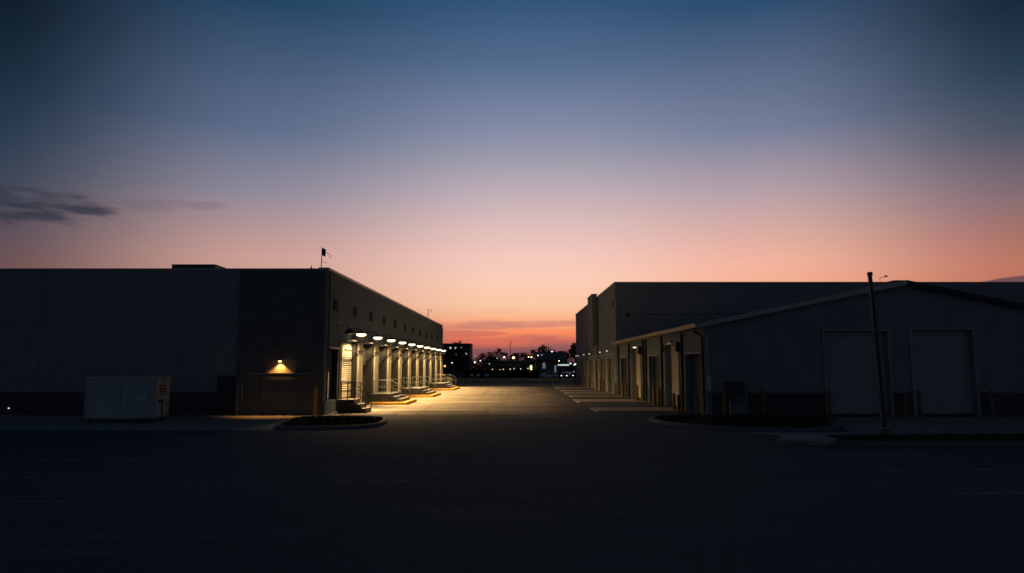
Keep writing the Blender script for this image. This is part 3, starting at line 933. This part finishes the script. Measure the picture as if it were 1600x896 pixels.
# ------------------------------------------------------------------ beyond the road
def tree(x, y, h, r, lab, m, seed, z=-.4, nleaf=900, squash=1.0, low=.25):
    rnd = random.Random(seed)
    t = thing('tree', lab, 'tree', (x, y, z), 0, 'trees beyond the road')
    tk = MB()
    tk.tube([(0, 0, 0), (rnd.uniform(-.2, .2), 0, h * .3), (rnd.uniform(-.3, .3), 0, h * .7)], .035 * h, 7, .01 * h)
    cl = []
    for k in range(13):
        a = rnd.uniform(0, 6.28)
        u = rnd.uniform(low, .93)
        rr = r * (math.sin(math.pi * min(1, (u - low + .18) / (1.15 - low))) ** .6) * rnd.uniform(.35, .85)
        c = Vector((rr * math.cos(a), rr * math.sin(a), h * u))
        cl.append((c, rnd.uniform(.22, .42) * r))
        tk.tube([(0, 0, h * max(.2, u - .25)), c * .5 + Vector((0, 0, h * (u - .1) * .5)), c], .012 * h, 5, .004 * h)
    tk.build('trunk', M['bark'], t)
    lf = MB()
    for _ in range(nleaf):
        c, cr = rnd.choice(cl)
        d = Vector((rnd.gauss(0, 1), rnd.gauss(0, 1), rnd.gauss(0, .8))).normalized() * cr * rnd.uniform(.3, 1.08)
        p = c + d
        p.z = min(p.z, h * 1.0)
        s = rnd.uniform(.14, .36) * (h / 8) ** .5
        ax = Vector((rnd.gauss(0, 1), rnd.gauss(0, 1), rnd.gauss(0, 1))).normalized()
        bx = ax.cross(Vector((rnd.gauss(0, 1), rnd.gauss(0, 1), rnd.gauss(0, 1)))).normalized()
        lf.quad([p - ax * s, p + bx * s * .6, p + ax * s, p - bx * s * .6])
    lf.build('crown', m, t, recalc=False)
    return t


def at(px, py, Y):
    """point at distance Y seen at that spot of the 1600 wide frame (used once for the far background layout)"""
    c_, s_ = .99321, .11636
    u, v = px - 800, 448 - py
    tt = Y / (-v * s_ + 1067 * c_)
    return (round(u * tt, 1), Y, round(2.5 + (v * c_ + 1067 * s_) * tt, 2))


far_trees = [
    (699, 549, 150, 2.6, 'leaf', 'bushy dark tree close to the end of the dock warehouse', 700),
    (712, 533, 158, 2.9, 'leaf3', 'tall russet tree in front of the dark office block', 1000),
    (723, 545, 165, 2.6, 'leaf', 'dark tree before the lit upper windows of the office block', 800),
    (742, 562, 175, 2.8, 'leaf2', 'low tree right of the office block behind the warm lamp', 600),
    (753, 553, 185, 2.6, 'leaf', 'dark tree between the office block and the tall mast', 700),
    (763, 551, 205, 3.2, 'leaf3', 'round tree left of the twin topped tree', 700),
    (774, 543, 195, 3.0, 'leaf', 'twin topped tree left of the tall mast', 900),
    (788, 552, 215, 3.4, 'leaf3', 'low russet tree just left of the mast foot', 700),
    (808, 552, 220, 3.6, 'leaf', 'low dark tree just right of the mast foot', 700),
    (820, 552, 215, 3.0, 'leaf2', 'dark tree behind the long lit shop', 700),
    (830, 546, 200, 2.2, 'leaf', 'narrow pointed tree left of the large round tree', 700),
    (848, 539, 203, 5.6, 'leaf', 'large round tree rising behind the grey box building', 1700),
    (864, 546, 205, 3.2, 'leaf', 'dark tree at the right shoulder of the large round tree', 800),
    (881, 549, 190, 3.6, 'leaf', 'broad dark tree over the lit canopy', 900),
    (892, 545, 185, 3.0, 'leaf2', 'dense tree right of the lit canopy', 900),
    (899.5, 535, 165, 1.9, 'leaf', 'slim tall tree hugging the tall warehouse corner', 900),
]
for k, (px, py, Y, r, m, lb, nl) in enumerate(far_trees):
    x, _, zt = at(px, py, Y)
    tree(x, Y, zt + .4, r, lb, M[m], 100 + k, nleaf=nl)


def leafmass(x0, x1, y0, y1, z0, z1, n, m, name, label, cat, seed):
    rnd = random.Random(seed)
    lf = MB()
    lf.box(x0 + .3, x1 - .3, y0 + .35, y1 - .35, z0, z1 - .35)
    for _ in range(n):
        p = Vector((rnd.uniform(x0, x1), rnd.uniform(y0, y1), z0 + (z1 - z0) * rnd.random() ** .6))
        if rnd.random() < .6:
            p.y = y0 + rnd.uniform(0, .3)
        s = rnd.uniform(.1, .24)
        a = Vector((rnd.gauss(0, 1), rnd.gauss(0, 1), rnd.gauss(0, 1))).normalized()
        b = a.cross(Vector((rnd.gauss(0, 1), rnd.gauss(0, 1), rnd.gauss(0, 1)))).normalized()
        lf.quad([p - a * s, p + b * s * .6, p + a * s, p - b * s * .6])
    return tag(lf.build(name, m, recalc=False), label, cat)


leafmass(-10.5, 6.0, 150, 151.8, -.2, 1.75, 5000, M['hedge'], 'hedge', 'long dark clipped hedge behind the green verge', 'hedge', 5)

# dark office block with a few lit windows
ob = thing('office_block', 'dark flat topped office block with scattered lit windows', 'building', (-17.2, 200, -.4))
MB().box(-4.6, 5.0, 0, 12, 0, 9.3).build('wall', M['far_wall2'], ob)
MB().box(-4.75, 5.15, -.15, 12.15, 9.302, 9.6).build('roof', M['roof'], ob)
lit = {(2, 4): 'win_white', (3, 4): 'win_white', (4, 4): 'far_dim', (1, 3): 'far_dim', (3, 3): 'win_white', (0, 3): 'win_warm', (2, 2): 'far_dim', (5, 3): 'far_dim', (1, 1): 'win_warm', (4, 2): 'glass'}
for i in range(6):
    for j in range(5):
        fr_ = MB().box(-4.2 + i * 1.55, -3.3 + i * 1.55, -.06, -.003, .9 + j * 1.75, 2.1 + j * 1.75).build('window', M['frame'], ob)
        MB().box(-4.12 + i * 1.55, -3.66 + i * 1.55, -.075, -.062, 1.0 + j * 1.75, 1.55 + j * 1.75).build('pane', M[lit.get((i, j), 'glass')], fr_)

# long low shop with lit windows
sh = thing('low_shop', 'long low shop with a row of small lit windows', 'building', (-.2, 190, -.4))
MB().box(-5.8, 6.6, 0, 10, 0, 4.3).build('wall', M['far_wall2'], sh)
MB().box(-6.2, 7.0, -.9, 10.2, 4.302, 4.6).build('roof', M['far_wall'], sh)
rnd = random.Random(3)
cw = ['win_warm', 'glass', 'win_warm', 'win_white', 'glass', 'win_warm', 'win_white', 'glass', 'win_warm', 'glass', 'win_warm']
for i in range(11):
    x = -5.4 + i * .98
    wz = rnd.uniform(1.6, 2.2)
    fr_ = MB().box(x, x + .62, -.06, -.003, wz, wz + 1.1).build('window', M['frame'], sh)
    MB().box(x + .1, x + .1 + rnd.uniform(.15, .32), -.075, -.062, wz + .2, wz + rnd.uniform(.4, .65)).build('pane', M[cw[i]], fr_)
MB().box(5.2, 5.75, -.08, -.003, .9, 3.2).build('door', M['win_green'], sh)

# grey box building
bb = thing('box_building', 'grey windowless box building with a flat projecting roof', 'building', (10.8, 185, -.4))
MB().box(-4.4, 3.6, 0, 9, 0, 6.6).build('wall', M['far_wall'], bb)
MB().box(-4.6, 3.8, -.2, 9.2, 6.602, 6.8).build('roof', M['roof'], bb)
MB().box(-6.6, 2.2, -2.2, -.003, 4.5, 4.75).build('awning', M['far_wall2'], bb)
MB().box(-2.6, -1.8, -.06, -.003, 2.4, 3.9).box(.6, 1.1, -.06, -.003, 1.4, 3.2).build('window', M['win_dim'], bb)

# lit fuel style canopy
cn = thing('lit_canopy', 'flat canopy with a glowing pale green edge over the parked cars', 'canopy', (14.2, 172, -.35))
MB().box(-2.9, 2.9, -2, 3, 3.0, 3.5).build('roof', M['far_wall'], cn)
MB().box(-2.9, 2.9, -2.06, -2.003, 3.05, 3.4).build('edge_light', M['canopy_light'], cn)
for x in (-2.2, 2.2):
    MB().tube([(x, 0, 0), (x, 0, 3.0)], .12, 8).build('post', M['far_wall2'], cn)


# mast
t = thing('radio_mast', 'thin tall mast on the skyline between low trees', 'mast', at(798, 556, 300)[:2] + (-.4,))
MB().tube([(0, 0, 0), (0, 0, 14.2)], .16, 6, .1).build('pole', M['darkmetal'], t)
MB().box(-1.5, .1, -.05, .05, 12.1, 12.25).box(-.9, .9, -.05, .05, 13.3, 13.4).build('crossarm', M['darkmetal'], t)

# street lamps and other far lights
SL = [(706.6, 567.5, 148, 'far_white', .26, 'white lamp left of the office block, low before the dark tree'),
      (722.7, 558.6, 160, 'far_white', .36, 'bright white lamp in the middle of the office block'),
      (741.7, 566.7, 170, 'far_warm', .36, 'warm yellow lamp right of the office block'),
      (750.3, 564, 180, 'far_white', .32, 'white lamp between the warm yellow lamp and the long shop'),
      (764.8, 569, 176, 'far_dim', .34, 'dim pale lamp left of the long shop'),
      (742.5, 556.5, 200, 'far_dim', .34, 'faint lamp just right of the office block top'),
      (787.8, 558.6, 186, 'far_warm', .42, 'warm lamp over the left half of the long shop'),
      (802.2, 559.4, 186, 'far_big', .62, 'largest orange glowing lamp over the middle of the long shop'),
      (826, 558.2, 186, 'far_warm', .3, 'left one of the pair of warm lamps over the greenish doorway'),
      (830.2, 558.6, 187, 'far_warm', .38, 'right one of the pair of warm lamps over the greenish doorway'),
      (840.6, 556, 182, 'far_white', .34, 'white lamp on the left part of the grey box building'),
      (846.9, 555, 184, 'far_dim', .34, 'dim lamp on the middle of the grey box building'),
      (862.3, 549.8, 180, 'far_white', .42, 'highest white lamp, above the right part of the grey box building'),
      (873.7, 564.4, 165, 'far_warm', .26, 'small warm lamp above the left end of the lit canopy'),
      (891, 568.4, 160, 'far_white', .34, 'white lamp before the right half of the lit canopy'),
      (899, 569.5, 150, 'far_white', .34, 'white lamp at the right end of the lit canopy beside the tall warehouse'),
      (703.5, 586, 130, 'far_dim', .24, 'low pale lamp just above the verge beside the dock warehouse'),
      (777, 560, 195, 'far_dim', .4, 'dim pale lamp at the left end of the long shop roof'),
      (897, 581, 150, 'far_dim', .22, 'low pale lamp among the parked cars under the canopy')]
for px, py, Y, m, s, lb in SL:
    x, _, z = at(px, py, Y)
    zg = .15 if Y < 146 else -.3
    t = thing('street_lamp', lb, 'street lamp', (x, Y, zg), 0, 'street lamps beyond the road')
    hh = z - zg
    s *= .55
    MB().tube([(0, 0.15, 0), (0, .15, hh + .1)], .06, 6).tube([(0, .15, hh + .1), (0, -.05, hh + s + .06)], .035, 6).build('pole', M['darkmetal'], t)
    MB().lathe((0, -.1, hh), [(.02, s), (s * .75, s * .7), (s, .1 * s), (s * .8, -s * .4), (.02, -s * .7)], 12).build('lamp_head', M[m], t, smooth=True)

# ------------------------------------------------------------------ cars
def car(label, paint, loc, rz, lights):
    t = thing('parked_car', label, 'car', loc, rz, 'cars parked beyond the verge')
    prof = [(-2.2, .32), (-2.22, .62), (-2.1, .8), (-1.25, .93), (-.55, 1.38), (.2, 1.46), (.95, 1.4), (1.75, .98), (2.12, .9), (2.2, .6), (2.15, .32)]
    b = MB()
    n = len(prof)

    def hw(z):
        return .86 if z < 1.0 else .86 - (z - 1.0) * .45
    i = b.pts([(x, -hw(z), z) for x, z in prof] + [(x, hw(z), z) for x, z in prof])
    b.f.append([i + k for k in range(n)])
    b.f.append([i + n + k for k in range(n)][::-1])
    for k in range(n):
        b.f.append([i + k, i + (k + 1) % n, i + n + (k + 1) % n, i + n + k])
    b.build('body', paint, t, bevel=.05)
    for sgn in (-1, 1):
        gm = MB()
        zz = lambda z: sgn * (hw(z) + .006)
        for q in ([(-1.05, .98), (-.5, 1.33), (.12, 1.39), (.12, .98)], [(.22, .98), (.22, 1.39), (.88, 1.34), (1.45, .99)]):
            gm.hexa([(x, zz(z) - sgn * .01, z) for x, z in q] + [(x, zz(z), z) for x, z in q])
        gm.build('side_window', M['glass'], t)
    for x in (-1.38, 1.36):
        for y in (-.82, .82):
            wh = MB().tube([(x, y - .1, .32), (x, y + .1, .32)], .32, 18).build('wheel', M['rubber'], t)
            MB().tube([(x, y - .108, .32), (x, y + .108, .32)], .19, 12).build('rim', M['galv'], wh)
    for y in (-.62, .62):
        MB().box(-2.26, -2.2, y - .16, y + .16, .62, .76).build('headlight', M['headlight'] if lights else M['white'], t, bevel=.02)
        MB().box(2.16, 2.24, y - .14, y + .14, .68, .84).build('taillight', M['taillight'], t)
    return t


car('pale silver car seen side on behind the green verge', M['carpaint'], (8.3, 158, -.27), 0, False)
car('dark blue car with both headlights shining under the canopy', M['carpaint2'], (12.4, 162, -.3), R(82), True)
car('maroon car parked right behind the pale silver car', M['carpaint3'], (11.6, 170, -.34), R(20), False)
car('dark car with lit headlights nearest the tall warehouse corner', M['carpaint2'], (14.6, 164, -.3), R(100), True)

# low utility box at far end of the docks, and signs on the verge
t = thing('utility_box', 'small pale utility box at the far corner of the docks', 'utility box', (-8.0, 88.5, 0))
MB().box(-.3, .3, -.25, .25, 0, 1.05).build('cabinet', M['cream'], t, bevel=.02)
MB().box(-.33, .33, -.28, .28, 1.052, 1.1).build('lid', M['galv'], t)
for k, (x, y, lb) in enumerate(((-8.6, 147.2, 'low board sign on the verge, left one of three'), (-7.2, 147.2, 'low board sign on the verge, middle one of three'), (-5.4, 147.2, 'low board sign on the verge, right one of three'))):
    t = thing('low_sign', lb, 'sign', (x, y, -.05), 0, 'low signs on the verge')
    MB().box(-.42, .42, -.03, .03, .45, 1.0).build('board', M['white'], t)
    MB().box(-.3, -.24, -.025, .025, 0, .448).build('leg', M['darkmetal'], t)
    MB().box(.24, .3, -.025, .025, 0, .448).build('leg', M['darkmetal'], t)

# ------------------------------------------------------------------ dusk sky
wd = bpy.data.worlds.new('World')
S.world = wd
wd.use_nodes = True
t = NT(wd.node_tree)
bg = t.n['Background']
gen = t.add('ShaderNodeTexCoord').outputs['Generated']
dv = t.add('ShaderNodeVectorMath', {0: gen}, operation='NORMALIZE').outputs[0]
sp = t.add('ShaderNodeSeparateXYZ', {0: dv})
X, Y, Zz = sp.outputs
az = t.math('DIVIDE', t.math('ARCTAN2', X, Y), math.pi / 180)      # degrees, 0 = sunset
zf = t.math('DIVIDE', t.math('MAXIMUM', Zz, 0.0), .65, clamp=True)


def sky(stops):
    return t.ramp(zf, [(z / .65, srgb(*c)) for z, c in stops])


cC = sky([(0, (92, 62, 78)), (.0117, (112, 72, 82)), (.0257, (142, 88, 90)), (.0287, (150, 94, 92)), (.038, (204, 108, 92)), (.047, (251, 142, 94)), (.068, (252, 178, 134)), (.0865, (251, 199, 162)),
          (.124, (252, 206, 183)), (.161, (244, 200, 189)), (.207, (221, 189, 186)), (.252, (191, 174, 184)), (.295, (159, 157, 172)), (.338, (131, 139, 166)), (.418, (84, 108, 142)), (.492, (49, 84, 120)), (.65, (22, 48, 80))])
cB1 = sky([(0, (96, 62, 72)), (.04, (176, 100, 90)), (.09, (212, 158, 140)), (.151, (201, 157, 148)), (.236, (142, 137, 152)), (.317, (93, 109, 138)), (.465, (35, 69, 99)), (.65, (17, 38, 62))])
cA1 = sky([(0, (82, 56, 60)), (.05, (108, 74, 74)), (.12, (106, 78, 80)), (.15, (91, 78, 88)), (.215, (59, 69, 86)), (.273, (39, 57, 79)), (.341, (25, 42, 59)), (.405, (15, 29, 43)), (.65, (9, 19, 32))])
cD1 = sky([(0, (105, 66, 74)), (.04, (214, 112, 90)), (.09, (248, 172, 138)), (.142, (243, 179, 157)), (.236, (181, 160, 168)), (.317, (117, 127, 154)), (.465, (43, 77, 111)), (.65, (19, 42, 68))])
cE1 = sky([(0, (110, 66, 72)), (.05, (186, 104, 82)), (.12, (188, 117, 96)), (.202, (128, 107, 115)), (.273, (71, 82, 100)), (.341, (40, 60, 80)), (.405, (24, 41, 58)), (.65, (10, 21, 35))])
cB = sky([(0, (62, 77, 90)), (.1, (67, 82, 96)), (.25, (58, 73, 88)), (.42, (28, 43, 57)), (.65, (15, 28, 42))])

col = t.mix(t.smooth(az, -39, -20), cA1, cB1)
col = t.mix(t.smooth(az, -23, 1), col, cC)
col = t.mix(t.smooth(az, 3, 22.5), col, cD1)
col = t.mix(t.smooth(az, 20, 39), col, cE1)
ab = t.math('ABSOLUTE', az)
col = t.mix(t.smooth(ab, 40, 100), col, cB)
# thin streaks low over the sunset
cv = t.add('ShaderNodeCombineXYZ', {0: t.math('MULTIPLY', az, .10), 1: t.math('MULTIPLY', Zz, 75.0), 2: 3.7}).outputs[0]
st = t.add('ShaderNodeTexNoise', {'Vector': cv, 'Scale': 1.0, 'Detail': 5.0, 'Roughness': .55, 'Distortion': .3}).outputs[0]
band = t.math('MULTIPLY', t.smooth(Zz, .012, .03), t.smooth(Zz, .055, .09, 1, 0))
sm = t.math('MULTIPLY', t.smooth(st, .46, .66), band)
col = t.mix(t.math('MULTIPLY', sm, .42), col, srgb(158, 82, 100))
sm2 = t.math('MULTIPLY', t.smooth(st, .50, .32), t.math('MULTIPLY', t.smooth(Zz, .02, .035), t.smooth(Zz, .045, .065, 1, 0)))
col = t.mix(t.math('MULTIPLY', sm2, .5), col, srgb(250, 118, 84))


def cloud(a0, aw, z0, zw, slope, color, amt, seed, ns=1.0, thr=(.40, .62)):
    global col
    da = t.math('DIVIDE', t.math('SUBTRACT', az, a0), aw)
    zc = t.math('ADD', t.math('MULTIPLY', t.math('SUBTRACT', az, a0), slope), z0)
    dz = t.math('DIVIDE', t.math('SUBTRACT', Zz, zc), zw)
    r2 = t.math('ADD', t.math('MULTIPLY', da, da), t.math('MULTIPLY', dz, dz))
    gk = t.smooth(r2, 0, 1, 1, 0)
    v = t.add('ShaderNodeCombineXYZ', {0: t.math('MULTIPLY', az, .22 * ns), 1: t.math('MULTIPLY', Zz, 55.0 * ns), 2: seed}).outputs[0]
    nn = t.add('ShaderNodeTexNoise', {'Vector': v, 'Scale': 1.0, 'Detail': 6.0, 'Roughness': .55}).outputs[0]
    k = t.math('MULTIPLY', t.smooth(t.math('ADD', nn, t.math('MULTIPLY', gk, .22)), thr[0] + .12, thr[1] + .14), t.smooth(gk, 0.0, .55))
    col = t.mix(t.math('MULTIPLY', k, amt), col, srgb(*color))


cloud(-37.5, 10.0, .187, .030, .0006, (50, 54, 68), .85, 1.3)
cloud(-28, 6.5, .207, .010, .0016, (104, 92, 108), .26, 6.1)
cloud(0.3, 6.5, .0605, .0085, .0005, (186, 116, 112), .45, 2.2, 1.0, (.36, .56))
cloud(-4.5, 5.0, .047, .006, .0004, (196, 104, 96), .6, 8.2, 1.3)
cloud(36.5, 3.2, .098, .009, .0012, (88, 68, 80), .85, 4.4, 1.2, (.25, .5))
t.l.new(col, bg.inputs[0])
bg.inputs[1].default_value = 1.0

sun = bpy.data.lights.new('sun', 'SUN')
sun.energy = .03
sun.angle = R(8)
sun.color = (1, .6, .4)
so = bpy.data.objects.new('sun', sun)
COL.objects.link(so)
so.rotation_euler = Vector((-.05, -1, -.06)).to_track_quat('-Z', 'Y').to_euler()

# ------------------------------------------------------------------ camera
cd = bpy.data.cameras.new('camera')
cd.sensor_width = 36
cd.lens = 36 * 1067 / 1600
cd.clip_end = 6000
cam = bpy.data.objects.new('camera', cd)
COL.objects.link(cam)
cam.location = (0, 0, 2.5)
cam.rotation_euler = (R(90) + math.atan(125 / 1067), 0, 0)
S.camera = cam

S.view_settings.view_transform = 'Standard'
S.view_settings.look = 'None'
S.view_settings.exposure = 0
S.view_settings.gamma = 1
S.render.engine = 'CYCLES'
S.cycles.use_denoising = True
S.cycles.denoiser = 'OPENIMAGEDENOISE'
S.cycles.max_bounces = 6
S.cycles.sample_clamp_indirect = 4
